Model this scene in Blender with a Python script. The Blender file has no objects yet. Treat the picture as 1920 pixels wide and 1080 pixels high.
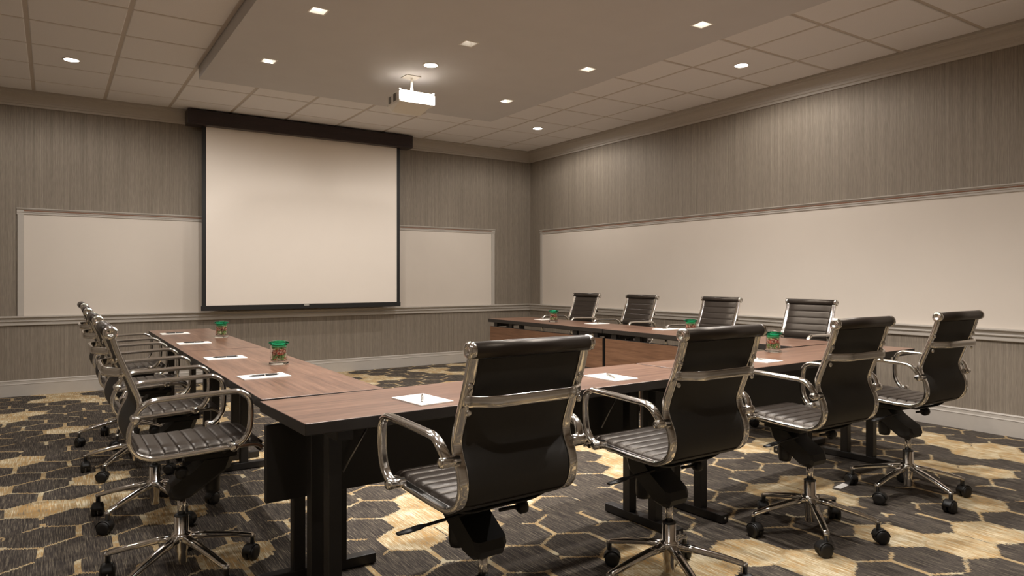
import bpy, bmesh, math, random
from mathutils import Vector, Matrix

random.seed(7)
PI = math.pi
R = math.radians
S = bpy.context.scene
C = S.collection

# ------------------------------------------------------------------ camera, world, lights, exposure
cam_d = bpy.data.cameras.new('camera')
cam = bpy.data.objects.new('camera', cam_d)
C.objects.link(cam)
cam.location = (0, 0, 1.2)
cam.rotation_euler = (PI / 2, 0, -R(33.5))
cam_d.sensor_width = 36
cam_d.lens = 1301 / 1920 * 36
cam_d.shift_y = -18 / 1920
cam_d.clip_start = 0.05
S.camera = cam

w = bpy.data.worlds.new('world')
S.world = w
w.use_nodes = True
w.node_tree.nodes['Background'].inputs[0].default_value = (1, .85, .7, 1)
w.node_tree.nodes['Background'].inputs[1].default_value = 0.02

S.view_settings.view_transform = 'Standard'
S.view_settings.look = 'None'
S.view_settings.gamma = 1
S.view_settings.use_curve_mapping = False
S.view_settings.exposure = 0.2

WARM = (1.0, 0.95, 0.90)
ROUND = [(.135, 7.14), (5.12, 4.03), (5.12, 7.15), (.135, 3.4), (.135, .27), (-1.75, 5.3), (-1.75, 1.5)]
ROUND_SOFFIT = [(2.66, 5.26), (2.66, 1.45)]
SQUARE_ON = [(1.49, 5.9), (1.49, 4.61), (1.49, 3.34), (1.49, 2.07), (3.84, 5.9), (3.84, 4.62), (3.84, 3.36), (3.84, 2.08), (2.66, 3.35), (2.66, 2.07)]
SQUARE_OFF = [(2.66, 4.62)]
P_ROUND, P_SQ = 84, 84


def spot(x, y, z, power, size, blend, radius=.035, tilt=(0, 0, 0)):
    d = bpy.data.lights.new('lamp', 'SPOT')
    d.energy = power
    d.color = WARM
    d.spot_size = R(size)
    d.spot_blend = blend
    d.shadow_soft_size = radius
    o = bpy.data.objects.new('lamp', d)
    o.location = (x, y, z)
    o.rotation_euler = tilt
    C.objects.link(o)


for (x, y) in ROUND:
    spot(x, y, 3.085, P_ROUND * (.76 if x > 5 else .82 if x > 0 else .5), 178, .35)
for (x, y) in ROUND_SOFFIT:
    spot(x, y, 2.985, P_ROUND * 1.2, 178, .35)
for (x, y) in SQUARE_ON:
    if y > 5.5:      # the pair nearest the screen is aimed at it
        spot(x, y, 2.985, P_SQ * .86, 98, .8, tilt=(R(40), 0, R(-10 if x < 2.6 else 10)))
    else:
        spot(x, y, 2.985, P_SQ, 128, .6)


# ------------------------------------------------------------------ materials
def srgb(r, g, b):
    f = lambda c: (c / 255 / 12.92) if c <= 10 else ((c / 255 + .055) / 1.055) ** 2.4
    return (f(r), f(g), f(b), 1)


class NT:
    def __init__(s, name, **kw):
        s.m = bpy.data.materials.new(name)
        s.m.use_nodes = True
        s.t = s.m.node_tree
        s.b = s.t.nodes['Principled BSDF']
        for k, v in kw.items():
            s.b.inputs[k.replace('_', ' ')].default_value = v

    def n(s, typ, **kw):
        x = s.t.nodes.new(typ)
        for k, v in kw.items():
            setattr(x, k, v)
        return x

    def link(s, a, b):
        s.t.links.new(a, b)

    def put(s, sock, v):
        if v is None:
            return
        if isinstance(v, bpy.types.NodeSocket):
            s.link(v, sock)
        else:
            sock.default_value = v

    def math(s, op, a, b=None, c=None):
        x = s.n('ShaderNodeMath', operation=op)
        s.put(x.inputs[0], a); s.put(x.inputs[1], b); s.put(x.inputs[2], c)
        return x.outputs[0]

    def vec(s, op, a, b=None, out=0):
        x = s.n('ShaderNodeVectorMath', operation=op)
        s.put(x.inputs[0], a); s.put(x.inputs[1], b)
        return x.outputs[out]

    def comb(s, x, y, z=0.0):
        q = s.n('ShaderNodeCombineXYZ')
        s.put(q.inputs[0], x); s.put(q.inputs[1], y); s.put(q.inputs[2], z)
        return q.outputs[0]

    def sep(s, v):
        q = s.n('ShaderNodeSeparateXYZ')
        s.link(v, q.inputs[0])
        return q.outputs

    def co(s, which='Object'):
        return s.n('ShaderNodeTexCoord').outputs[which]

    def noise(s, v, scale=1.0, detail=2.0, rough=.5, out=0):
        q = s.n('ShaderNodeTexNoise')
        s.link(v, q.inputs['Vector'])
        q.inputs['Scale'].default_value = scale
        q.inputs['Detail'].default_value = detail
        q.inputs['Roughness'].default_value = rough
        return q.outputs[out]

    def white(s, v):
        q = s.n('ShaderNodeTexWhiteNoise', noise_dimensions='3D')
        s.link(v, q.inputs['Vector'])
        return q.outputs['Value']

    def ramp(s, fac, stops):
        q = s.n('ShaderNodeValToRGB')
        s.link(fac, q.inputs[0])
        cr = q.color_ramp
        while len(cr.elements) < len(stops):
            cr.elements.new(.5)
        for e, (p, c) in zip(cr.elements, stops):
            e.position = p
            e.color = c
        return q.outputs[0]

    def mix(s, f, a, b):
        q = s.n('ShaderNodeMix', data_type='RGBA')
        s.put(q.inputs[0], f); s.put(q.inputs[6], a); s.put(q.inputs[7], b)
        return q.outputs[2]

    def bump(s, h, strength=.3, dist=.002):
        q = s.n('ShaderNodeBump')
        s.link(h, q.inputs['Height'])
        q.inputs['Strength'].default_value = strength
        q.inputs['Distance'].default_value = dist
        s.link(q.outputs[0], s.b.inputs['Normal'])

    def base(s, v):
        s.put(s.b.inputs['Base Color'], v)
        return s.m


def simple(name, col, rough=.5, metal=0.0, var=.06, scale=30, bump=0.0, **kw):
    t = NT(name, Roughness=rough, Metallic=metal, **kw)
    f = t.noise(t.co(), scale, 3)
    c2 = tuple(min(1, c * (1 + var * 2)) for c in col[:3]) + (1,)
    c1 = tuple(c * (1 - var * 2) for c in col[:3]) + (1,)
    if bump:
        t.bump(f, bump)
    return t.base(t.mix(f, c1, c2))


# wallpaper with fine vertical threads
def wallpaper():
    t = NT('wallpaper', Roughness=.75)
    v = t.co()
    a = t.noise(t.vec('MULTIPLY', v, (170, 170, .9)), 1, 2, .6)
    b = t.noise(t.vec('MULTIPLY', v, (36, 36, .2)), 1, 2, .5)
    c = t.noise(t.vec('MULTIPLY', v, (420, 420, 14)), 1, 1, .5)
    f = t.math('ADD', t.math('MULTIPLY', a, .42), t.math('ADD', t.math('MULTIPLY', b, .22), t.math('MULTIPLY', c, .36)))
    t.bump(f, .3, .002)
    return t.base(t.ramp(f, [(.30, srgb(108, 98, 86)), (.5, srgb(133, 122, 108)), (.70, srgb(157, 145, 130))]))


def carpet():
    t = NT('carpet', Roughness=.95)
    t.b.inputs['Specular IOR Level'].default_value = .15
    v = t.co()
    yarn = t.noise(t.vec('MULTIPLY', v, (230, 7, 1)), 1, 2, .6)
    yarn2 = t.noise(t.vec('MULTIPLY', v, (420, 26, 1)), 1, 1, .6)
    x, y, z = t.sep(v)
    Wd = .2875
    SY = Wd * math.sqrt(3)
    jag = t.math('MULTIPLY', t.math('SUBTRACT', t.noise(t.vec('MULTIPLY', v, (160, 9, 1)), 1, 1, .5), .5), .05)
    warp = t.math('MULTIPLY', t.math('SUBTRACT', t.noise(v, 1.4, 1), .5), .06)
    px = t.math('ADD', t.math('ADD', x, .05 + Wd * 100), warp)
    py = t.math('ADD', t.math('MULTIPLY', t.math('SUBTRACT', y, 4.37 - .24), SY / .48), t.math('ADD', jag, SY * 100))
    # two interleaved rectangular lattices: vertical edges sit at x = k*W
    def cell(ox, oy):
        gx = t.math('SUBTRACT', t.math('MODULO', t.math('ADD', px, ox), Wd), Wd / 2)
        gy = t.math('SUBTRACT', t.math('MODULO', t.math('ADD', py, oy), SY), SY / 2)
        d = t.math('ADD', t.math('MULTIPLY', gx, gx), t.math('MULTIPLY', gy, gy))
        return gx, gy, d
    ax, ay, ad = cell(0, SY / 2 - SY / 2 + SY / 2)
    bx, by, bd = cell(Wd / 2, 0)
    sel = t.math('LESS_THAN', ad, bd)
    def pick(a, b):
        return t.math('ADD', t.math('MULTIPLY', sel, a), t.math('MULTIPLY', t.math('SUBTRACT', 1.0, sel), b))
    gx, gy = pick(ax, bx), pick(ay, by)
    idx = t.math('ROUND', t.math('DIVIDE', t.math('SUBTRACT', px, gx), Wd / 2))
    idy = t.math('ROUND', t.math('DIVIDE', t.math('SUBTRACT', py, gy), SY / 2))
    idv = t.comb(idx, idy)
    agx, agy = t.math('ABSOLUTE', gx), t.math('ABSOLUTE', gy)
    dv = t.math('SUBTRACT', Wd / 2, agx)
    ds = t.math('SUBTRACT', Wd / 2, t.math('ADD', t.math('MULTIPLY', agx, .5), t.math('MULTIPLY', agy, .8660254)))
    lv = t.math('LESS_THAN', dv, .012)
    ls = t.math('LESS_THAN', ds, .0075)
    line = t.math('MAXIMUM', lv, ls)
    keep = t.math('GREATER_THAN', t.noise(t.vec('ADD', v, (31, 7, 0)), 4.2, 1, .5), .43)
    line = t.math('MULTIPLY', line, keep)
    clus = t.noise(t.vec('MULTIPLY', idv, (.30, .30, 1)), 1, 1, .5)
    fillv = t.math('ADD', t.math('MULTIPLY', t.white(idv), .22), clus)
    fill = t.math('GREATER_THAN', fillv, .70)
    # a filled hexagon swallows its own outline on most edges
    grow = t.math('MULTIPLY', fill, t.math('GREATER_THAN', t.math('MINIMUM', dv, ds), .003))
    dark = t.ramp(t.math('ADD', t.math('MULTIPLY', yarn, .75), t.math('MULTIPLY', yarn2, .25)),
                  [(.30, srgb(44, 40, 38)), (.46, srgb(66, 60, 56)), (.56, srgb(92, 84, 75)), (.66, srgb(132, 122, 104)), (.78, srgb(176, 164, 138))])
    tint = t.noise(t.vec('ADD', t.vec('MULTIPLY', v, (5, 5, 1)), t.vec('MULTIPLY', idv, (13, 13, 0))), 1, 3, .65)
    g1 = t.ramp(t.math('ADD', t.math('MULTIPLY', yarn, .65), t.math('MULTIPLY', tint, .45)),
                [(.36, srgb(112, 101, 86)), (.44, srgb(164, 147, 118)), (.49, srgb(192, 148, 84)), (.54, srgb(172, 155, 124)), (.60, srgb(208, 190, 154)), (.72, srgb(236, 226, 202))])
    g2 = t.ramp(t.math('ADD', t.math('MULTIPLY', yarn2, .4), t.math('MULTIPLY', t.noise(v, 9, 2), .6)),
                [(.38, srgb(186, 176, 150)), (.48, srgb(170, 137, 88)), (.6, srgb(198, 186, 156))])
    col = t.mix(grow, dark, g1)
    col = t.mix(line, col, g2)
    t.bump(t.math('ADD', t.math('MULTIPLY', yarn, .7), yarn2), .5, .004)
    return t.base(col)


def wood(name, stops, rough=.35, ax=0):
    t = NT(name, Roughness=rough)
    v = t.co()
    sc = [(1.6, 34, 34), (34, 1.6, 34)][ax]
    n1 = t.noise(t.vec('MULTIPLY', v, sc), 1, 4, .6)
    n2 = t.noise(t.vec('MULTIPLY', v, tuple(q * 4 for q in sc)), 1, 2, .6)
    f = t.math('ADD', t.math('MULTIPLY', n1, .65), t.math('MULTIPLY', n2, .35))
    return t.base(t.ramp(f, stops))


M = {}
M['wallpaper'] = wallpaper()
M['carpet'] = carpet()
M['trim'] = simple('trim_paint', srgb(184, 176, 166), .5, var=.02)
M['soffit'] = simple('soffit_paint', srgb(208, 205, 205), .8, var=.02, scale=4)
M['tile'] = simple('ceiling_tile', srgb(234, 230, 229), .9, var=.04, scale=160, bump=.3)
M['grid'] = simple('grid_metal', srgb(196, 184, 172), .5, var=.02)
M['void'] = simple('plenum_board', srgb(120, 106, 94), .9, var=.02)
M['board'] = simple('whiteboard_surface', srgb(214, 203, 190), .55, var=.015, scale=3)
M['cork'] = simple('cork_strip', srgb(124, 88, 66), .8, var=.2, scale=200)
M['screen'] = simple('screen_fabric', srgb(250, 240, 228), .9, var=.01, scale=3)
M['screen_black'] = simple('screen_border', srgb(24, 22, 20), .6, var=.05)
M['case'] = wood('dark_case_wood', [(.3, srgb(30, 20, 20)), (.6, srgb(48, 33, 32))], .35)
M['tag'] = simple('pale_tag', srgb(190, 185, 175), .4)
M['top'] = wood('table_laminate', [(.30, srgb(78, 53, 40)), (.44, srgb(104, 74, 58)), (.54, srgb(116, 84, 66)), (.72, srgb(138, 104, 84))], .33)
M['panel'] = wood('panel_laminate', [(.28, srgb(84, 58, 42)), (.48, srgb(112, 80, 58)), (.72, srgb(134, 98, 74))], .45)
M['edge'] = simple('black_edging', srgb(40, 35, 31), .45, var=.08)
M['steel'] = simple('black_powder_steel', srgb(30, 27, 25), .42, var=.05, scale=80)
M['plastic'] = simple('black_plastic', srgb(26, 24, 22), .5, var=.05, scale=80)
M['chrome'] = simple('chrome', (.82, .80, .77, 1), .13, 1.0, var=.01)
M['brushed'] = simple('brushed_steel', (.55, .53, .5, 1), .28, 1.0, var=.04)
M['leather'] = simple('black_leather', srgb(40, 34, 30), .38, var=.06, scale=220, bump=.12)
M['leather'].node_tree.nodes['Principled BSDF'].inputs['Specular Tint'].default_value = (1, .87, .72, 1)
M['back'] = simple('black_back_shell', srgb(44, 41, 37), .62, var=.05, scale=60)
M['white'] = simple('white_plastic', srgb(236, 230, 220), .4, var=.01)
M['vent'] = simple('vent_grey', srgb(70, 64, 58), .6)
M['seal'] = simple('green_seal', srgb(96, 190, 140), .4)
M['paper'] = simple('paper', srgb(245, 240, 232), .8, var=.01)
M['ink'] = simple('pen_black', srgb(30, 28, 27), .3)
M['silver'] = simple('pen_silver', (.5, .48, .44, 1), .3, .8)
t = NT('candy_wrappers', Roughness=.3)
vv = t.n('ShaderNodeTexVoronoi'); t.link(t.co(), vv.inputs['Vector']); vv.inputs['Scale'].default_value = 95
q = t.sep(vv.outputs['Color'])
M['candy'] = t.base(t.ramp(q[0], [(.0, srgb(150, 178, 110)), (.3, srgb(214, 216, 170)), (.56, srgb(206, 110, 90)), (.6, srgb(226, 214, 190)), (.8, srgb(120, 160, 90))]))
t.t.nodes[-1].color_ramp.interpolation = 'CONSTANT'
M['candy_red'] = t2 = None
t = NT('candy_red', Roughness=.3)
vv = t.n('ShaderNodeTexVoronoi'); t.link(t.co(), vv.inputs['Vector']); vv.inputs['Scale'].default_value = 110
q = t.sep(vv.outputs['Color'])
M['candy_red'] = t.base(t.ramp(q[0], [(.0, srgb(196, 92, 78)), (.42, srgb(222, 150, 126)), (.75, srgb(236, 206, 190)), (.9, srgb(140, 30, 34))]))


def glass(name, col, alpha):
    t = NT(name, Roughness=.04)
    t.b.inputs['Transmission Weight'].default_value = 1
    t.b.inputs['IOR'].default_value = 1.12
    n = t.noise(t.co(), 12)
    t.base(t.mix(n, col, tuple(min(1, c * 1.05) for c in col[:3]) + (1,)))
    return t.m


M['glass'] = glass('clear_glass', (.95, .97, .95, 1), .1)
M['green_glass'] = glass('green_glass', (.05, .62, .34, 1), .5)


def emit(name, col, st):
    t = NT(name)
    t.base(col)
    n = t.ramp(t.noise(t.co(), 40), [(0, tuple(c * .97 for c in col[:3]) + (1,)), (1, col)])
    t.link(n, t.b.inputs['Emission Color'])
    t.b.inputs['Emission Strength'].default_value = st
    return t.m


M['lamp'] = emit('lamp_face', (1, .93, .82, 1), 14)
M['lamp_dim'] = emit('lamp_bulb', (1, .95, .87, 1), 17)
M['lamp_low'] = emit('lamp_bulb_low', (1, .95, .87, 1), 6)
M['reflector'] = simple('white_reflector', srgb(240, 236, 230), .35, var=.02)


# ------------------------------------------------------------------ mesh helpers
class MB:
    def __init__(s):
        s.v = []; s.f = []; s.mi = []; s.sm = []; s.mats = []

    def mat(s, m):
        m = M[m]
        if m not in s.mats:
            s.mats.append(m)
        return s.mats.index(m)

    def add(s, vs, fs, m, smooth=False):
        k = len(s.v); i = s.mat(m)
        s.v += [tuple(p) for p in vs]
        for f in fs:
            s.f.append(tuple(k + j for j in f)); s.mi.append(i); s.sm.append(smooth)
        return s

    def box(s, lo, hi, m, bev=0.0, top=None):
        x0, y0, z0 = lo; x1, y1, z1 = hi
        if bev <= 0:
            vs = [(x0, y0, z0), (x1, y0, z0), (x1, y1, z0), (x0, y1, z0), (x0, y0, z1), (x1, y0, z1), (x1, y1, z1), (x0, y1, z1)]
            s.add(vs, [(0, 3, 2, 1), (0, 1, 5, 4), (1, 2, 6, 5), (2, 3, 7, 6), (3, 0, 4, 7)], m)
            s.add(vs, [(4, 5, 6, 7)], top or m)
        else:
            bm = bmesh.new()
            bmesh.ops.create_cube(bm, size=1)
            for v in bm.verts:
                v.co = Vector(((x0 + x1) / 2 + v.co.x * (x1 - x0), (y0 + y1) / 2 + v.co.y * (y1 - y0), (z0 + z1) / 2 + v.co.z * (z1 - z0)))
            bmesh.ops.bevel(bm, geom=list(bm.edges), offset=bev, segments=2, affect='EDGES', profile=.5)
            bm.verts.index_update()
            bm.normal_update()
            vs = [v.co.copy() for v in bm.verts]
            A = [tuple(v.index for v in f.verts) for f in bm.faces if not (top and f.normal.z > .9)]
            B = [tuple(v.index for v in f.verts) for f in bm.faces if top and f.normal.z > .9]
            s.add(vs, A, m)
            if B:
                s.add(vs, B, top)
            bm.free()
        return s

    def lathe(s, prof, m, n=24, c=(0, 0, 0), axis='z', caps=True, smooth=True):
        """prof: list of (r, h) along the axis"""
        vs = []
        for r, h in prof:
            for i in range(n):
                a = 2 * PI * i / n
                p = (r * math.cos(a), r * math.sin(a), h)
                if axis == 'y':
                    p = (p[0], p[2], -p[1])
                elif axis == 'x':
                    p = (p[2], p[0], p[1])
                vs.append((p[0] + c[0], p[1] + c[1], p[2] + c[2]))
        fs = []
        for k in range(len(prof) - 1):
            for i in range(n):
                j = (i + 1) % n
                fs.append((k * n + i, k * n + j, (k + 1) * n + j, (k + 1) * n + i))
        s.add(vs, fs, m, smooth)
        if caps:
            if prof[0][0] > 1e-5:
                s.add(vs[:n], [tuple(range(n))[::-1]], m)
            if prof[-1][0] > 1e-5:
                s.add(vs[-n:], [tuple(range(n))], m)
        return s

    def sweep(s, path, w, h, m, ref=(0, 1, 0), n=12, p=2.0, smooth=True, taper=None):
        """superellipse section: w along ref, h along the normal"""
        P = [Vector(q) for q in path]
        ref = Vector(ref)
        vs = []
        for i, c in enumerate(P):
            tg = (P[min(i + 1, len(P) - 1)] - P[max(i - 1, 0)]).normalized()
            nn = tg.cross(ref).normalized()
            bb = nn.cross(tg).normalized()
            k = taper(i / (len(P) - 1)) if taper else 1
            for j in range(n):
                a = 2 * PI * (j + .5) / n
                ca, sa = math.cos(a), math.sin(a)
                u = math.copysign(abs(ca) ** (2 / p), ca) * w / 2 * k
                v_ = math.copysign(abs(sa) ** (2 / p), sa) * h / 2 * k
                vs.append(c + bb * u + nn * v_)
        fs = []
        for k in range(len(P) - 1):
            for i in range(n):
                j = (i + 1) % n
                fs.append((k * n + i, k * n + j, (k + 1) * n + j, (k + 1) * n + i))
        s.add(vs, fs, m, smooth)
        s.add(vs[:n], [tuple(range(n))[::-1]], m)
        s.add(vs[-n:], [tuple(range(n))], m)
        return s

    def extrude(s, prof, lo, hi, m, axis='x', smooth=False, caps=True):
        """closed 2D profile (u, z) extruded along axis from lo to hi"""
        n = len(prof)
        mk = (lambda t, u, z: (t, u, z)) if axis == 'x' else (lambda t, u, z: (u, t, z))
        vs = [mk(lo, u, z) for u, z in prof] + [mk(hi, u, z) for u, z in prof]
        fs = [(i, (i + 1) % n, n + (i + 1) % n, n + i) for i in range(n)]
        s.add(vs, fs, m, smooth)
        if caps:
            s.add(vs, [tuple(range(n))[::-1], tuple(range(n, 2 * n))], m)
        return s

    def mesh(s, name):
        me = bpy.data.meshes.new(name)
        me.from_pydata(s.v, [], s.f)
        for m in s.mats:
            me.materials.append(m)
        me.polygons.foreach_set('material_index', s.mi)
        me.polygons.foreach_set('use_smooth', s.sm)
        bm = bmesh.new(); bm.from_mesh(me)
        bmesh.ops.remove_doubles(bm, verts=bm.verts, dist=1e-5)
        bmesh.ops.recalc_face_normals(bm, faces=bm.faces)
        bm.to_mesh(me); bm.free()
        me.update()
        return me

    def build(s, name, parent=None, loc=None, rz=None):
        o = bpy.data.objects.new(name, s.mesh(name))
        C.objects.link(o)
        if parent:
            o.parent = parent
        if loc:
            o.location = loc
        if rz is not None:
            o.rotation_euler = (0, 0, rz)
        return o


def tag(o, label=None, cat=None, group=None, kind=None):
    if label: o['label'] = label
    if cat: o['category'] = cat
    if group: o['group'] = group
    if kind: o['kind'] = kind
    return o


def empty(name, loc, rz=0, **kw):
    o = bpy.data.objects.new(name, None)
    o.empty_display_size = .1
    o.location = loc
    o.rotation_euler = (0, 0, rz)
    C.objects.link(o)
    return tag(o, **kw)


KIDS = {}


def kids(o):
    return [c for c in bpy.data.objects if c.parent == o]


def copy_tree(o, parent=None, table=None):
    if table is None:
        table = {}
        for c in bpy.data.objects:
            if c.parent:
                table.setdefault(c.parent.name, []).append(c)
    c = o.copy()
    C.objects.link(c)
    if parent:
        c.parent = parent
    for ch in table.get(o.name, []):
        copy_tree(ch, c, table)
    return c


def catmull(pts, k=6):
    P = [Vector(p) for p in pts]
    P = [P[0] * 2 - P[1]] + P + [P[-1] * 2 - P[-2]]
    out = []
    for i in range(1, len(P) - 2):
        a, b, c, d = P[i - 1:i + 3]
        for j in range(k):
            t = j / k
            out.append(.5 * ((2 * b) + (c - a) * t + (2 * a - 5 * b + 4 * c - d) * t * t + (3 * b - a - 3 * c + d) * t ** 3))
    out.append(P[-2])
    return out


def fillet(pts, r, k=5):
    """polyline with rounded corners; r one radius or a list"""
    P = [Vector(p) for p in pts]
    out = [P[0]]
    for i in range(1, len(P) - 1):
        rr = r[i - 1] if isinstance(r, (list, tuple)) else r
        a = (P[i - 1] - P[i]); b = (P[i + 1] - P[i])
        d = min(rr, a.length * .48, b.length * .48)
        p0 = P[i] + a.normalized() * d; p1 = P[i] + b.normalized() * d
        for j in range(k + 1):
            t = j / k
            out.append(p0 * (1 - t) ** 2 + P[i] * 2 * t * (1 - t) + p1 * t * t)
    out.append(P[-1])
    return out


# ------------------------------------------------------------------ room shell
XL, XR, YF, YB, ZC = -2.6, 6.07, -1.6, 8.67, 3.10
tag(MB().box((XL - .1, YF - .1, -.08), (XR + .1, YB + .1, 0), 'carpet').build('floor'), 'carpet with hexagon outlines in charcoal, cream and gold', kind='structure')
tag(MB().box((XL - .1, YB, 0), (XR + .1, YB + .1, 3.25), 'wallpaper').build('wall_back'), 'taupe wallpapered wall behind the projection screen', kind='structure')
tag(MB().box((XR, YF - .1, 0), (XR + .1, YB, 3.25), 'wallpaper').build('wall_right'), 'taupe wallpapered wall with the long whiteboard', kind='structure')
tag(MB().box((XL - .1, YF - .1, 0), (XL, YB, 3.25), 'wallpaper').build('wall_left'), kind='structure')
tag(MB().box((XL, YF - .1, 0), (XR, YF, 3.25), 'wallpaper').build('wall_front'), kind='structure')


def strip(name, prof, walls, label):
    """prof: (distance from wall, height) closed outline, mitred at the corners by overlap of runs"""
    objs = []
    for wname, axis in walls:
        mb = MB()
        n = len(prof)
        if axis == 'back':
            vs = [(XL + d, YB - d, z) for d, z in prof] + [(XR - d, YB - d, z) for d, z in prof]
        elif axis == 'right':
            vs = [(XR - d, YB - d, z) for d, z in prof] + [(XR - d, YF + d, z) for d, z in prof]
        elif axis == 'left':
            vs = [(XL + d, YF + d, z) for d, z in prof] + [(XL + d, YB - d, z) for d, z in prof]
        else:
            vs = [(XR - d, YF + d, z) for d, z in prof] + [(XL + d, YF + d, z) for d, z in prof]
        mb.add(vs, [(i, (i + 1) % n, n + (i + 1) % n, n + i) for i in range(n)] + [tuple(range(n)), tuple(range(n, 2 * n))], 'trim')
        objs.append(tag(mb.build(wname), label, kind='structure'))
    return objs


crown = [(.0, 2.955), (.018, 2.955), (.022, 2.975), (.034, 2.98), (.036, 3.0)]
for i in range(7):
    a = PI / 2 * i / 6
    crown.append((.04 + .07 * (1 - math.cos(a)), 3.003 + .062 * math.sin(a)))
crown += [(.114, 3.068), (.116, 3.082), (.13, 3.086), (.132, 3.112), (0, 3.112)]
strip('trim', crown, [('trim_1', 'back'), ('trim_2', 'right'), ('trim_3', 'left'), ('trim_4', 'front')], 'painted crown moulding under the ceiling')
rail = [(.0, .718), (.018, .718), (.024, .724), (.024, .755), (.036, .758), (.041, .765), (.036, .772), (.030, .776), (.034, .790), (.052, .797), (.060, .803), (.060, .812), (.052, .816), (0, .816)]
strip('rail', rail, [('trim_5', 'back'), ('trim_6', 'right'), ('trim_7', 'left'), ('trim_8', 'front')], 'painted chair rail moulding with tray edge')
base = [(0, 0), (.018, 0), (.018, .118), (.022, .121), (.020, .126), (.015, .130), (.015, .150), (.019, .155), (.012, .165), (0, .165)]
strip('base', base, [('baseboard_back', 'back'), ('baseboard_right', 'right'), ('baseboard_left', 'left'), ('baseboard_front', 'front')], 'tall painted baseboard along the carpet')

# ceiling: slab, grid bars, tiles
SX0, SX1, SY0, SY1, SZ = 1.10, 4.20, 0.0, 6.79, 3.00
ceil = tag(MB().box((XL - .1, YF - .1, 3.125), (XR + .1, YB + .1, 3.25), 'void').build('ceiling'), 'suspended ceiling of pale square tiles in a metal grid', kind='structure')
gx = [XL] + [.46 + .6215 * k for k in range(-4, 9)] + [XR - .13]
gy = [YF + .0] + [2.43 + .6287 * j for j in range(-5, 10)] + [YB - .13]
GW = .030
for x in gx[1:-1]:
    MB().box((x - GW / 2, YF, 3.106), (x + GW / 2, YB - .1, 3.116), 'grid').build('grid_bar', ceil)
for y in gy[1:-1]:
    MB().box((XL, y - GW / 2, 3.1062), (XR - .1, y + GW / 2, 3.1162), 'grid').build('grid_bar', ceil)
tile_cache = {}
for i in range(len(gx) - 1):
    for j in range(len(gy) - 1):
        x0, x1 = gx[i] + GW / 2, gx[i + 1] - GW / 2
        y0, y1 = gy[j] + GW / 2, gy[j + 1] - GW / 2
        if x0 > SX0 - .06 and x1 < SX1 + .06 and y0 > SY0 - .3:
            if y1 < SY1 + .02: continue
            y0 = max(y0, SY1 + .002)
        if y1 - y0 < .05: continue
        key = (round(x1 - x0, 3), round(y1 - y0, 3))
        if key not in tile_cache:
            a, b = (x1 - x0) / 2, (y1 - y0) / 2
            e, z0, z1 = .006, 0, .014
            vs = [(-a, -b, z1), (a, -b, z1), (a, b, z1), (-a, b, z1), (-a, -b, .004), (a, -b, .004), (a, b, .004), (-a, b, .004),
                  (-a + e, -b + e, z0), (a - e, -b + e, z0), (a - e, b - e, z0), (-a + e, b - e, z0)]
            fs = [(0, 1, 2, 3), (8, 9, 10, 11)]
            for k in range(4):
                l = (k + 1) % 4
                fs += [(k, l, 4 + l, 4 + k), (4 + k, 4 + l, 8 + l, 8 + k)]
            mb = MB().add(vs, fs, 'tile')
            tile_cache[key] = mb.mesh('ceiling_tile')
        o = bpy.data.objects.new('ceiling_tile', tile_cache[key])
        C.objects.link(o)
        o.parent = ceil
        o.location = ((x0 + x1) / 2, (y0 + y1) / 2, ZC)

# dropped soffit panel with openings for the square fittings
hs = .053
sq = SQUARE_ON + SQUARE_OFF
xs = sorted({SX0, SX1} | {round(x + d, 4) for x, y in sq for d in (-hs, hs)})
ys = sorted({SY0, SY1} | {round(y + d, 4) for x, y in sq for d in (-hs, hs)})
mb = MB()
for i in range(len(xs) - 1):
    for j in range(len(ys) - 1):
        cx, cy = (xs[i] + xs[i + 1]) / 2, (ys[j] + ys[j + 1]) / 2
        if any(abs(cx - x) < hs and abs(cy - y) < hs for x, y in sq): continue
        mb.add([(xs[i], ys[j], SZ), (xs[i + 1], ys[j], SZ), (xs[i + 1], ys[j + 1], SZ), (xs[i], ys[j + 1], SZ)], [(0, 1, 2, 3)], 'soffit')
zt = 3.122
mb.add([(SX0, SY0, SZ), (SX1, SY0, SZ), (SX1, SY1, SZ), (SX0, SY1, SZ), (SX0, SY0, zt), (SX1, SY0, zt), (SX1, SY1, zt), (SX0, SY1, zt)],
       [(0, 1, 5, 4), (1, 2, 6, 5), (2, 3, 7, 6), (3, 0, 4, 7), (4, 5, 6, 7)], 'soffit')
tag(mb.build('ceiling_soffit'), 'smooth dropped plaster panel in the middle of the ceiling', kind='structure')

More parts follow.
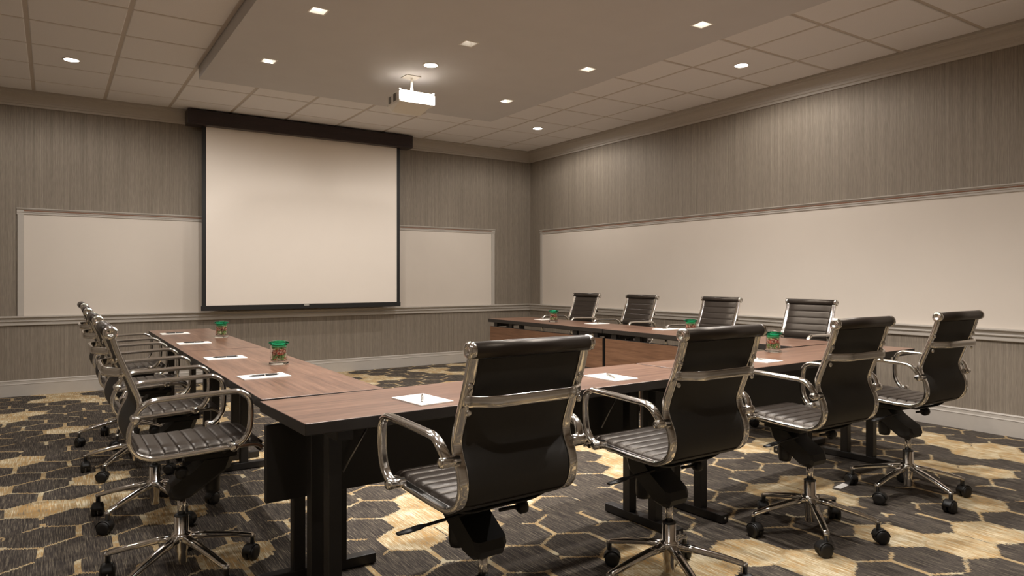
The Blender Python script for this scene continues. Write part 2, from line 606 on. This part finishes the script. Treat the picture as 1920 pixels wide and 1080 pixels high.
# ------------------------------------------------------------------ light fittings
def square_light(x, y, on, label):
    r = empty('square_downlight', (x, y, SZ), label=label, cat='ceiling light', group='square recessed lights')
    fr = MB()
    o_, i_ = hs + .008, hs - .004
    for a in range(4):
        c, s_ = math.cos(a * PI / 2), math.sin(a * PI / 2)
        rot = lambda p: (p[0] * c - p[1] * s_, p[0] * s_ + p[1] * c, p[2])
        fr.add([rot(p) for p in [(-o_, -o_, 0), (o_, -o_, 0), (i_, -i_, 0), (-i_, -i_, 0), (-o_ + .001, -o_ + .001, -.0025), (o_ - .001, -o_ + .001, -.0025), (i_, -i_, -.0025), (-i_, -i_, -.0025)]],
               [(0, 1, 5, 4), (4, 5, 6, 7), (2, 3, 7, 6)], 'reflector')
    fr.build('frame', r)
    rf = MB()
    t_ = .03
    vs = [(-i_, -i_, -.0025), (i_, -i_, -.0025), (i_, i_, -.0025), (-i_, i_, -.0025), (-t_, -t_, .085), (t_, -t_, .085), (t_, t_, .085), (-t_, t_, .085)]
    rf.add(vs, [(0, 1, 5, 4), (1, 2, 6, 5), (2, 3, 7, 6), (3, 0, 4, 7), (4, 5, 6, 7)], 'reflector')
    rf.build('reflector', r)
    MB().lathe([(.022, .084), (.022, .078), (.012, .070)], 'lamp_dim' if on else 'lamp_low', 16).build('bulb', r)


def side(x, y):
    rowtxt = {5.9: 'nearest the screen', 4.6: 'one row back from the screen', 3.35: 'two rows back from the screen'}
    return rowtxt


sq_labels = {
    (1.49, 5.9): 'square recessed light left of the projector, at the soffit edge nearest the screen',
    (1.49, 4.61): 'square recessed light upper left, nearest the top frame edge',
    (3.84, 5.9): 'small square recessed light at the soffit corner nearest the room corner',
    (3.84, 4.62): 'square recessed light in the middle of the soffit right-hand row',
    (3.84, 3.36): 'square recessed light in the soffit right-hand row nearest the camera',
    (2.66, 4.62): 'dimmest square recessed fitting, above the round soffit light',
}
for (x, y) in SQUARE_ON:
    square_light(x, y, True, sq_labels.get((x, y), 'square soffit light above the frame, %s column, %s the front tables' % ({1.49: 'left', 2.66: 'middle', 3.84: 'right'}[x], 'just beyond' if y > 3 else 'just short of')))
for (x, y) in SQUARE_OFF:
    square_light(x, y, False, sq_labels[(x, y)])


def round_light(x, y, z, label):
    r = empty('round_downlight', (x, y, z), label=label, cat='ceiling light', group='round ceiling lights')
    MB().lathe([(.068, 0), (.068, -.004), (.060, -.006), (.056, -.003), (.056, 0)], 'reflector', 32, caps=False).build('trim_ring', r)
    MB().lathe([(.056, 0), (.0555, -.0035), (.03, -.005), (0.0001, -.0055)], 'lamp', 32).build('lens', r)


rl = {0: 'round lit ceiling light at far left among the tiles', 1: 'round lit ceiling light among the tiles nearest the right wall whiteboard',
      2: 'round lit ceiling light near the room corner'}
for i, (x, y) in enumerate(ROUND):
    round_light(x, y, ZC, rl.get(i, 'round ceiling light outside the frame, ' + {3: 'over the left row of chairs', 4: 'behind the camera on the left', 5: 'by the left wall, farther from the camera', 6: 'by the left wall, nearer the camera'}.get(i, 'behind')))
for i, (x, y) in enumerate(ROUND_SOFFIT):
    round_light(x, y, SZ, ['round lit light in the soffit beside the projector mount', 'round soffit light behind the camera'][i])

# ------------------------------------------------------------------ projector
pr = empty('projector', (2.685, 5.705, 2.70), label='white projector hanging from the ceiling soffit on a short pole', cat='projector')
W2, D2 = .175, .145
prof = [(-W2 + .035, 0), (W2 - .035, 0), (W2 - .004, .045), (W2, .06), (W2, .13), (W2 - .015, .147), (-W2 + .015, .147), (-W2, .13), (-W2, .06), (-W2 + .004, .045)]
def ring(y, k, dz=0):
    return [(u * k, y, .0 + (z - .07) * (k if k < 1 else 1) + .07 + dz) for u, z in prof]
rs = [ring(-D2, .95), ring(-D2 + .012, 1), ring(D2 - .05, 1), ring(D2 - .012, .97), ring(D2, .90)]
n = len(prof)
vs = [p for r_ in rs for p in r_]
# bottom slopes up towards the rear edge seen by the camera
vs2 = []
for (x, y, z) in vs:
    if z < .05: z = z + (.045 - z) * (1.0 if y < -D2 + .005 else (.85 if y < -D2 + .02 else 0))
    vs2.append((x, y, z))
fs = [(k * n + i, k * n + (i + 1) % n, (k + 1) * n + (i + 1) % n, (k + 1) * n + i) for k in range(len(rs) - 1) for i in range(n)]
fs += [tuple(range(n))[::-1], tuple(range((len(rs) - 1) * n, len(rs) * n))]
MB().add(vs2, fs, 'white').build('housing', pr)
v_ = MB()
for k in range(4):
    v_.box((-W2 - .002, -.075 + k * .017, .062), (-W2 + .004, -.066 + k * .017, .128), 'vent')
for k in range(3):
    v_.box((-W2 - .002, .035 + k * .02, .058), (-W2 + .004, .046 + k * .02, .12), 'vent')
v_.build('air_vent', pr)
MB().lathe([(.036, D2 - .01), (.038, D2 + .012), (.03, D2 + .014), (.026, D2 + .004), (.0001, D2 + .008)], 'plastic', 24, c=(.06, 0, .09), axis='y').build('lens', pr)
for sx in (-1, 1):
    MB().lathe([(.006, .143), (.010, .150), (.010, .156), (.004, .160)], 'white', 12, c=(sx * (W2 - .012), -D2 + .02, 0)).build('foot', pr)
mt = MB().lathe([(.014, .146), (.014, .20), (.011, .201), (.011, .298)], 'white', 16, c=(-.01, -.04, 0)).build('mount_pole', pr)
MB().box((-.085, -.10, .292), (.055, .03, .2995), 'white', .002).build('ceiling_plate', pr)

# ------------------------------------------------------------------ projection screen
ps = empty('projection_screen', (2.62, 8.48, .835), label='pulled-down white projection screen with black borders and dark wood case', cat='projection screen')
MB().box((-1.375, -.10, 2.085), (1.355, .09, 2.248), 'case', .006).build('case', ps)
MB().box((-1.172, -.004, .055), (1.168, .002, 2.12), 'screen').build('screen_fabric', ps)
bd = MB().box((-1.215, -.0055, .0), (-1.170, .0035, 2.12), 'screen_black')
bd.box((1.166, -.0055, 0), (1.210, .0035, 2.12), 'screen_black')
bd.build('side_border', ps)
MB().box((-1.222, -.014, -.004), (1.218, .014, .052), 'screen_black', .003).build('weight_bar', ps)
MB().box((-.06, -.017, .034), (.0, -.0135, .050), 'tag').build('maker_badge', ps)

# ------------------------------------------------------------------ whiteboards
def whiteboard(name, label, L, to_world, rz, trimL=True, trimR=True):
    # local x along the wall (0..L), local -y into the room
    r = empty(name, to_world, rz, label=label, cat='whiteboard')
    zb, zt_, fw_ = .816, 1.853, .055
    MB().box((fw_ - .01, -.012, zb), (L - fw_ + .01, -.001, zt_ + .01), 'board').build('board_surface', r)
    for k, x0 in enumerate((0, L - fw_)):
        m_ = MB().box((x0, -.022, zb), (x0 + fw_, -.001, zt_), 'trim', .003)
        m_.build('side_frame', r)
    pf = [(-.001, zt_), (-.018, zt_), (-.021, zt_ + .004), (-.021, zt_ + .02), (-.027, zt_ + .023), (-.027, zt_ + .030), (-.020, zt_ + .032), (-.020, zt_ + .048), (-.028, zt_ + .052), (-.034, zt_ + .060), (-.034, zt_ + .066), (-.001, zt_ + .066)]
    m_ = MB(); m_.extrude(pf, -.005, L + .005, 'trim')
    m_.build('top_rail', r)
    MB().box((fw_, -.0235, zt_ + .034), (L - fw_, -.019, zt_ + .044), 'cork').build('cork_strip', r)
    return r


whiteboard('whiteboard', 'wide whiteboard on the back wall, partly behind the projection screen', 5.72, (-.30, YB, 0), 0)
whiteboard('whiteboard', 'long whiteboard on the right wall behind the far row of chairs', 7.9, (XR, 8.38, 0), -PI / 2)


# ------------------------------------------------------------------ tables
def leg_frame(root, x, w):
    f = MB().box((x - .024, -w / 2 + .01, 0.004), (x + .024, w / 2 - .01, .045), 'steel', .003)
    fo = f.build('foot', root)
    for y in (-w / 2 + .012, w / 2 - .012):
        s_ = 1 if y > 0 else -1
        MB().lathe([(.007, 0), (.007, .004 * s_), (.003, .0045 * s_)], 'brushed', 10, c=(x, y - s_ * .001, .026), axis='y').build('bolt', fo)
    for y in (-.085, .085):
        MB().box((x - .024, y - .024, .044), (x + .024, y + .024, .665), 'steel', .003).build('post', root)
    MB().box((x - .03, -w / 2 + .05, .664), (x + .03, w / 2 - .05, .704), 'steel', .004).build('top_bracket', root)


def table(x, y, rz, L, w, label, panel_side=1, insets=(.15, .15), group='rectangular folding tables set in a U', panel_over=0):
    """x,y centre, local x along the length; panel_side +1: modesty panel on local +y"""
    r = empty('folding_table', (x, y, 0), rz, label=label, cat='table', group=group)
    MB().box((-L / 2 + .003, -w / 2, .706), (L / 2 - .003, w / 2, .745), 'edge', .003, top='top').build('tabletop', r)
    leg_frame(r, -L / 2 + insets[0], w)
    leg_frame(r, L / 2 - insets[1], w)
    MB().box((-L / 2 + .2, -.02, .672), (L / 2 - .25, .02, .704), 'steel', .003).build('stretcher', r)
    yp = panel_side * (w / 2 - .035)
    pn = MB()
    ph = .012
    pn.box((-L / 2 + .012, yp - ph, .375), (L / 2 - .012, yp + ph, .662), 'steel', .004)
    po = pn.build('modesty_panel', r)
    f = MB()
    yo = yp + panel_side * (ph + .001)
    f.box((-L / 2 + .016, min(yo, yo + panel_side * .004), .379), (L / 2 - .016, max(yo, yo + panel_side * .004), .658), 'panel')
    f.build('wood_face', po)
    for bx in (-L / 2 + .12, -L / 2 + .42, L / 2 - .42, L / 2 - .12):
        MB().box((bx - .03, yp - .016, .655), (bx + .03, yp + .010, .708), 'steel', .002).build('panel_bracket', r)
    for bx in (-L / 2 + .30, L / 2 - .30):
        c = MB()
        c.sweep([(bx, yp - panel_side * .03, .45), (bx + .09, yp - panel_side * .06, .62)], .008, .008, 'brushed', ref=(0, 1, 0), n=8)
        c.lathe([(.010, -.01), (.010, .01)], 'brushed', 12, c=(bx + .10, yp - panel_side * .06, .64), axis='y')
        c.build('latch_rod', r)
    return r


aF = math.atan2(.155, 4.0)
cF, sF = math.cos(aF), math.sin(aF)
def front(u, v=0):   # u along the front row from its left end, v offset towards the screen
    return (.645 + u * cF - v * sF * .0, 2.41 + u * sF + v, 0)
Wf = .495
p = front(.98); table(p[0], p[1], aF, 1.96, Wf, 'front folding table at left, in front of the nearest chair', 1, (.155, .20))
p = front(3.0); table(p[0], p[1], aF, 2.06, Wf, 'front folding table at right, with the candy jar nearest the camera', 1, (.12, .24))
aL = math.atan2(4.1, -.0) - .010
# left row: runs along +Y, outer edge x=.65 -> .70
for k, (yc, L, lab) in enumerate([(3.715, 2.05, 'left-hand folding table of the U, nearer the camera'), (5.77, 2.03, 'left-hand folding table of the U, nearer the screen')]):
    xc = .655 + .245 + (yc - 2.68) * .010
    table(xc, yc, PI / 2 - .010, L, .49, lab, -1, (.09, .16))
for k, (yc, L, lab) in enumerate([(3.79, 1.93, 'right-hand folding table of the U, nearer the camera'), (5.745, 1.96, 'right-hand folding table of the U, at the far end by the corner')]):
    table(4.405, yc, PI / 2, L, .56, lab, 1, (.14, .14))


# ------------------------------------------------------------------ chairs
HR = 1.005
def build_chair():
    r = empty('swivel_chair', (0, 0, 0), 0)
    side_pts = [(-.258, 0, HR - .008), (-.240, 0, .935), (-.216, 0, .870), (-.190, 0, .805), (-.170, 0, .750), (-.170, 0, .718), (-.182, 0, .690), (-.196, 0, .660), (-.203, 0, .625),
                (-.198, 0, .590), (-.180, 0, .560), (-.150, 0, .542), (-.110, 0, .534), (0, 0, .536), (.12, 0, .542), (.21, 0, .546), (.245, 0, .541), (.265, 0, .526)]
    path = catmull(side_pts, 4)
    for s_ in (1, -1):
        m_ = MB().sweep([(q.x, s_ * .200, q.z) for q in path], .033, .018, 'chrome', n=20, p=4)
        fr = m_.build('side_frame', r)
        for (x, z) in ((-.232, .905), (-.222, .83)):
            MB().lathe([(.010, 0), (.010, -.004), (.004, -.006)], 'chrome', 12, c=(x - .008, s_ * .2, z), axis='x').build('rivet', fr)
    # padded sling: offset to the sitter's side of the frame path
    def pad(i0, i1, name, mat_f, mat_b, tf, tb, nr, half=.186, seat=False):
        seg = path[i0:i1 + 1]
        # resample
        L_ = [0]
        for a, b in zip(seg, seg[1:]): L_.append(L_[-1] + (b - a).length)
        PH = (0, .035, .10, .3, .7, .90, .965)
        RB = (0, .62, .9, 1, 1, .9, .62)
        N = nr * 7
        pts = []
        for k in range(N + 1):
            d = L_[-1] * (k // 7 + PH[k % 7]) / nr
            j = max(0, min(len(seg) - 2, sum(1 for q in L_ if q <= d) - 1))
            t_ = (d - L_[j]) / max(1e-6, L_[j + 1] - L_[j])
            pts.append(seg[j].lerp(seg[j + 1], t_))
        fv, bv = [], []
        ys_ = [-1, -.97, -.9, -.5, 0, .5, .9, .97, 1]
        for k, c in enumerate(pts):
            tg = (pts[min(k + 1, N)] - pts[max(k - 1, 0)]).normalized()
            nn = Vector((-tg.z, 0, tg.x))     # towards the sitter
            if nn.x + nn.z < 0: nn = -nn
            rib = RB[k % 7] if 0 < k < N else 0
            for u in ys_:
                e = 1 if abs(u) < .95 else (.55 if abs(u) < .99 else 0)
                fv.append(c + nn * (tf * .62 + tf * .38 * rib) * e + Vector((0, u * half, 0)))
                bv.append(c - nn * tb * e + Vector((0, u * half, 0)))
        m_ = len(ys_)
        fs_f = [(k * m_ + i, k * m_ + i + 1, (k + 1) * m_ + i + 1, (k + 1) * m_ + i) for k in range(N) for i in range(m_ - 1)]
        mb = MB().add(fv, fs_f, mat_f, True)
        mb.add(bv, [tuple(reversed(f)) for f in fs_f], mat_b, True)
        for k in (0, N):
            vs_ = fv[k * m_:(k + 1) * m_] + bv[k * m_:(k + 1) * m_]
            mb.add(vs_, [(i, i + 1, m_ + i + 1, m_ + i) for i in range(m_ - 1)], mat_b)
        return mb.build(name, r)
    i_bend = 10 * 4
    pad(1, i_bend, 'backrest', 'leather', 'back', .013, .007, 8)
    pad(i_bend, len(path) - 1, 'seat', 'leather', 'back', .020, .010, 9)
    # leather roll on top with chrome end caps
    tr = MB().lathe([(.0235, -.204), (.0240, 0), (.0235, .204)], 'leather', 20, c=(-.262, 0, HR), axis='y').build('top_roll', r)
    for s_ in (1, -1):
        MB().lathe([(.023, s_ * .203), (.0245, s_ * .206), (.0245, s_ * .219), (.020, s_ * .224), (.010, s_ * .2245), (.009, s_ * .222), (.0001, s_ * .222)], 'chrome', 20, c=(-.262, 0, HR), axis='y').build('end_cap', tr)
    fl = MB().lathe([(.012, -.186), (.012, .186)], 'leather', 14, c=(.262, 0, .522), axis='y').build('front_roll', r)
    # flat chrome brace behind the back
    xb, zb = -.214, .862
    pth = fillet([(xb, .206, zb), (xb - .022, .200, zb), (xb - .066, .135, zb), (xb - .066, -.135, zb), (xb - .022, -.200, zb), (xb, -.206, zb)], [.012, .03, .03, .012])
    MB().sweep(pth, .034, .011, 'chrome', ref=(0, 0, 1), n=12, p=4).build('back_brace', r)
    # arms
    for s_ in (1, -1):
        pts = [(-.189, .206, .690), (-.187, .238, .697), (-.176, .249, .722), (-.158, .252, .742), (-.126, .252, .756), (-.06, .252, .7595), (.13, .252, .7655), (.172, .252, .762), (.199, .252, .742), (.209, .251, .705), (.209, .249, .645), (.201, .247, .602), (.180, .243, .570), (.157, .232, .556), (.144, .206, .552)]
        P_ = catmull([(x, y * s_, z) for x, y, z in pts], 5)
        ar = MB().sweep(P_, .031, .020, 'chrome', ref=(0, 1, .0001), n=16, p=2.6).build('armrest', r)
        for (x, z) in ((-.186, .692), (.146, .553)):
            MB().lathe([(.016, s_ * .205), (.017, s_ * .258), (.013, s_ * .266), (.006, s_ * .2665)], 'chrome', 16, c=(x, 0, z), axis='y').build('joint', ar)
    # under-seat carriers and mechanism
    cr = MB()
    for x in (-.10, .13):
        pth = fillet([(x, -.195, .530), (x, -.12, .505), (x * .8, 0, .500), (x, .12, .505), (x, .195, .530)], .05)
        cr.sweep(pth, .026, .012, 'plastic', ref=(1, 0, 0), n=8)
    cr.build('seat_carrier', r)
    me_ = MB()
    me_.box((.0, -.075, .474), (.20, .075, .500), 'plastic', .006)
    # housing, a wedge that falls to the column
    P0 = [(.09, .478), (.045, .437), (-.01, .402), (-.045, .380), (-.055, .352), (-.045, .330), (-.015, .319), (.025, .326), (.065, .352), (.115, .385), (.175, .425), (.195, .478)]
    n_ = len(P0)
    for a, b, sh in ((-.06, -.045, .9), (-.045, .045, 1), (.045, .06, .9)):
        pa = [(x, a, z) for x, z in P0]; pb = [(x, b, z) for x, z in P0]
        if a == -.06: pa = [(.02 + (x - .02) * .86, a, .42 + (z - .42) * .86) for x, z in P0]
        if b == .06: pb = [(.02 + (x - .02) * .86, b, .42 + (z - .42) * .86) for x, z in P0]
        me_.add(pa + pb, [(i, (i + 1) % n_, n_ + (i + 1) % n_, n_ + i) for i in range(n_)] + ([tuple(range(n_))] if a == -.06 else []) + ([tuple(range(n_, 2 * n_))] if b == .06 else []), 'plastic')
    mech = me_.build('tilt_mechanism', r)
    MB().lathe([(.012, .42), (.026, .405), (.031, .38), (.031, .335), (.026, .318), (.010, .314)], 'plastic', 18, c=(.12, .02, 0)).build('tension_knob', mech)
    pl = fillet([(.03, .05, .452), (.03, .16, .447), (.035, .275, .437)], .04)
    lv = MB().sweep(pl, .010, .010, 'plastic', ref=(0, 0, 1), n=8)
    lv.sweep([(.032, .185, .446), (.033, .21, .443), (.035, .25, .438), (.036, .283, .436)], .034, .011, 'plastic', ref=(1, 0, 0), n=10, taper=lambda t_: [.45, 1][t_ > .2] if t_ < .9 else .7)
    lv.build('height_lever', mech)
    lv = MB().sweep([(-.02, -.05, .458), (-.02, -.135, .456)], .012, .012, 'plastic', ref=(0, 0, 1), n=8)
    lv.sweep([(-.02, -.128, .44), (-.02, -.135, .456), (-.02, -.142, .47)], .042, .022, 'plastic', ref=(1, 0, 0), n=10)
    lv.lathe([(.012, -.125), (.024, -.130), (.024, -.150), (.012, -.155)], 'plastic', 14, c=(-.02, 0, .454), axis='y')
    lv.build('tilt_lever', mech)
    gc = MB().lathe([(.0155, .245), (.0155, .33)], 'chrome', 18).build('gas_column', r)
    MB().lathe([(.0272, .247), (.0275, .251), (.018, .254)], 'plastic', 18).build('collar', gc)
    # five-star base
    bs = MB().lathe([(.019, .055), (.022, .058), (.022, .105), (.025, .112), (.027, .135), (.038, .150), (.040, .168), (.036, .178), (.027, .182), (.0265, .247), (.018, .248)], 'chrome', 24).build('base', r)
    legm = MB().sweep([(.028, 0, .158), (.10, 0, .147), (.20, 0, .124), (.272, 0, .104), (.288, 0, .099)], .038, .029, 'chrome', ref=(0, 1, 0), n=12, p=3, taper=lambda t_: 1 - .42 * t_).mesh('leg')
    cm = MB().lathe([(.0105, .066), (.0105, .092), (.0125, .093), (.0125, .104)], 'brushed', 14)
    for s_ in (1, -1):
        cm.lathe([(.012, s_ * .004), (.0285, s_ * .0045), (.031, s_ * .008), (.031, s_ * .020), (.028, s_ * .0255), (.015, s_ * .0275), (.0001, s_ * .026)], 'plastic', 22, c=(-.012, 0, .0312), axis='y')
    hood = []
    for i in range(9):
        a = R(5 + 170 * i / 8)
        hood.append((-.012 + .0335 * math.cos(a), 0, .032 + .0335 * math.sin(a)))
    cm.sweep(hood, .044, .005, 'plastic', ref=(0, 1, 0), n=8, p=4)
    casm = cm.mesh('caster')
    for k in range(5):
        a = 2 * PI * k / 5
        o = bpy.data.objects.new('leg', legm); C.objects.link(o); o.parent = bs; o.rotation_euler = (0, 0, a)
        o = bpy.data.objects.new('caster', casm); C.objects.link(o); o.parent = bs
        o.location = (.285 * math.cos(a), .285 * math.sin(a), 0)
        o.rotation_euler = (0, 0, a + [0.6, 2.5, -1.2, 1.9, 3.6][k])
    return r


chair0 = build_chair()
CH = [
    (1.142, 1.893, 92.3, 20, 'black swivel chair nearest the camera, its back turned, at the front table', 'front'),
    (2.006, 1.920, 90.7, 12, 'second chair from the left in the front row, back turned, over the table seam', 'front'),
    (2.980, 1.955, 89.6, 10.6 - 89.6, 'third chair from the left in the front row, whole five-star base in view', 'front'),
    (3.945, 1.992, 88.7, 33 - 88.7, 'rightmost chair of the front row, nearest the right wall', 'front'),
    (.432, 3.063, 0.2, 6.5, 'nearest chair of the left row, ribbed black seat seen from the side', 'left'),
    (.433, 3.945, .8, 3, 'second chair of the left row from the camera, behind the nearest one', 'left'),
    (.435, 4.95, -.3, 15, 'third chair of the left row from the camera, mostly hidden', 'left'),
    (.440, 5.855, .8, 40, 'farthest chair of the left row, nearest the back wall', 'left'),
    (4.93, 6.245, 183.3, 10, 'far-row chair nearest the room corner, ribbed back facing us', 'right'),
    (4.93, 5.34, 183.2, 30, 'second far-row chair from the corner, between corner chair and jar', 'right'),
    (4.92, 4.30, 180.7, 50, 'third far-row chair from the corner, rising behind a candy jar', 'right'),
    (4.94, 3.39, 182.4, 25, 'fourth far-row chair, the largest looking ribbed back before the right whiteboard', 'right'),
]
GR = {'front': 'swivel chairs along the front tables', 'left': 'swivel chairs along the left tables', 'right': 'swivel chairs along the right wall side'}
trees = [chair0]
for _ in CH[1:]:
    trees.append(copy_tree(chair0))
ptable = {}
for o in bpy.data.objects:
    if o.parent: ptable.setdefault(o.parent.name, []).append(o)
for o, (x, y, rz, rb, lab, g) in zip(trees, CH):
    o.location = (x, y, 0)
    o.rotation_euler = (0, 0, R(rz))
    for c in ptable[o.name]:
        if c.name.split('.')[0] == 'base': c.rotation_euler = (0, 0, R(rb))
    tag(o, lab, 'chair', GR[g])

# ------------------------------------------------------------------ candy jars
ZT = .745
def build_jar():
    r = empty('candy_jar', (0, 0, 0), 0)
    g = MB()
    g.lathe([(.0001, .001), (.046, .001), (.050, .004), (.050, .010), (.044, .016), (.0425, .022), (.0415, .06), (.0425, .100), (.0445, .108), (.042, .108), (.040, .100), (.039, .06), (.040, .024), (.036, .018), (.0001, .017)], 'glass', 28, caps=False)
    g.build('jar_body', r)
    l = MB()
    l.lathe([(.0001, .094), (.037, .094), (.0385, .108), (.050, .110), (.053, .114), (.051, .119), (.036, .125), (.015, .128), (.0001, .1285)], 'green_glass', 28, caps=False)
    l_o = l.build('lid', r)
    MB().lathe([(.0001, .0915), (.0375, .0915), (.0385, .0945), (.0375, .105), (.0001, .105)], 'seal', 24, caps=False).build('lid_seal', l_o)
    rnd = random.Random(3)
    for nm, z0, z1, mt in (('green_candies', .020, .052, 'candy'), ('red_candies', .050, .080, 'candy_red'), ('mixed_candies', .076, .090, 'candy')):
        c = MB()
        z = z0 + .006
        while z < z1:
            for k in range(20):
                a = rnd.random() * 2 * PI; rr = .031 * math.sqrt(rnd.random()) if k > 11 else .0315
                q = rnd.uniform(.0045, .0066)
                x, y, zz = rr * math.cos(a), rr * math.sin(a), z + rnd.uniform(-.003, .003)
                c.lathe([(.0001, -q), (q * .8, -q * .55), (q, 0), (q * .8, q * .55), (.0001, q)], mt, 7, c=(x, y, zz), smooth=True)
            z += .0075
        tag(c.build(nm, r), kind='stuff')
    return r


j0 = build_jar()
JARS = [((1.00, 3.75), 'glass candy jar with green lid on the nearer left-hand table'),
        ((1.085, 5.70), 'glass candy jar with green lid on the far left-hand table'),
        ((4.36, 5.80), 'small looking green-lidded candy jar on the far right-hand table by the corner'),
        ((4.30, 3.88), 'green-lidded candy jar half hidden behind the second front chair'),
        ((3.72, 2.69), 'green-lidded candy jar on the right front table')]
jj = [j0] + [copy_tree(j0) for _ in JARS[1:]]
for i, (o, ((x, y), lab)) in enumerate(zip(jj, JARS)):
    o.location = (x, y, ZT)
    o.rotation_euler = (0, 0, i * 1.3)
    tag(o, lab, 'jar', 'candy jars on the tables')

# ------------------------------------------------------------------ note pads and pens
def pad_(x, y, rz, lab):
    o = MB().box((-.105, -.07, 0), (.105, .07, .005), 'paper', .0006).build('note_pad', None, (x, y, ZT), R(rz))
    tag(o, lab, 'note pad', 'white note pads on the tables')
def pen_(x, y, rz, mat_, lab):
    r = empty('pen', (x, y, ZT + .005), R(rz), label=lab, cat='pen', group='pens on the note pads')
    MB().lathe([(.0012, -.07), (.0035, -.058), (.0045, -.052), (.0045, .005)], mat_, 10, c=(0, 0, .0048), axis='x').build('barrel', r)
    MB().lathe([(.0048, .003), (.0048, .010), (.0046, .011), (.0046, .055), (.003, .06), (.002, .066)], mat_, 10, c=(0, 0, .0048), axis='x').build('cap', r)
    c = MB().lathe([(.0050, .0), (.0050, .004)], 'chrome', 10, c=(0, 0, .0048), axis='x')
    c.box((.018, -.0012, .009), (.056, .0012, .0105), 'chrome')
    c.build('clip', r)


PADS = [(.815, 3.31, 2, 'ink', 0, 'left table, nearest the camera'), (.820, 4.20, 0, 'ink', 0, 'left table, second from the camera'),
        (.825, 5.28, 0, 'ink', 0, 'left table, third from the camera'), (.835, 6.27, 0, 'ink', 0, 'left table, farthest by the screen wall'),
        (1.15, 2.345, 96, 'silver', -32, 'left front table beside the nearest chair'), (2.13, 2.40, 92, 'silver', -26, 'front tables between the first and second chairs'),
        (3.26, 2.45, 92, 'silver', -15, 'right front table beside the jar'),
        (4.53, 6.18, 0, 'silver', 10, 'far right-hand table, behind the jar by the corner'), (4.55, 5.33, 0, 'silver', 60, 'right-hand table before the second far chair'),
        (4.56, 4.40, 0, 'silver', 15, 'right-hand table, left of the half hidden jar'), (4.55, 3.53, 0, 'silver', 15, 'right-hand table, before the fourth far chair')]
for x, y, rz, m_, pr_, where in PADS:
    pad_(x, y, rz, 'white note pad on the ' + where)
    pen_(x, y + (.0 if m_ == 'silver' else -.01), rz + pr_, m_, ('black pen' if m_ == 'ink' else 'silver pen') + ' on the note pad, ' + where)

tag(MB().box((-.06, -.02, 0), (.06, .02, .0015), 'paper').build('white_piece', None, (3.80, 2.29, .0005), R(8)), 'small flat white piece on the carpet beside a chair caster', 'paper')  # thin flat white piece laid on the carpet
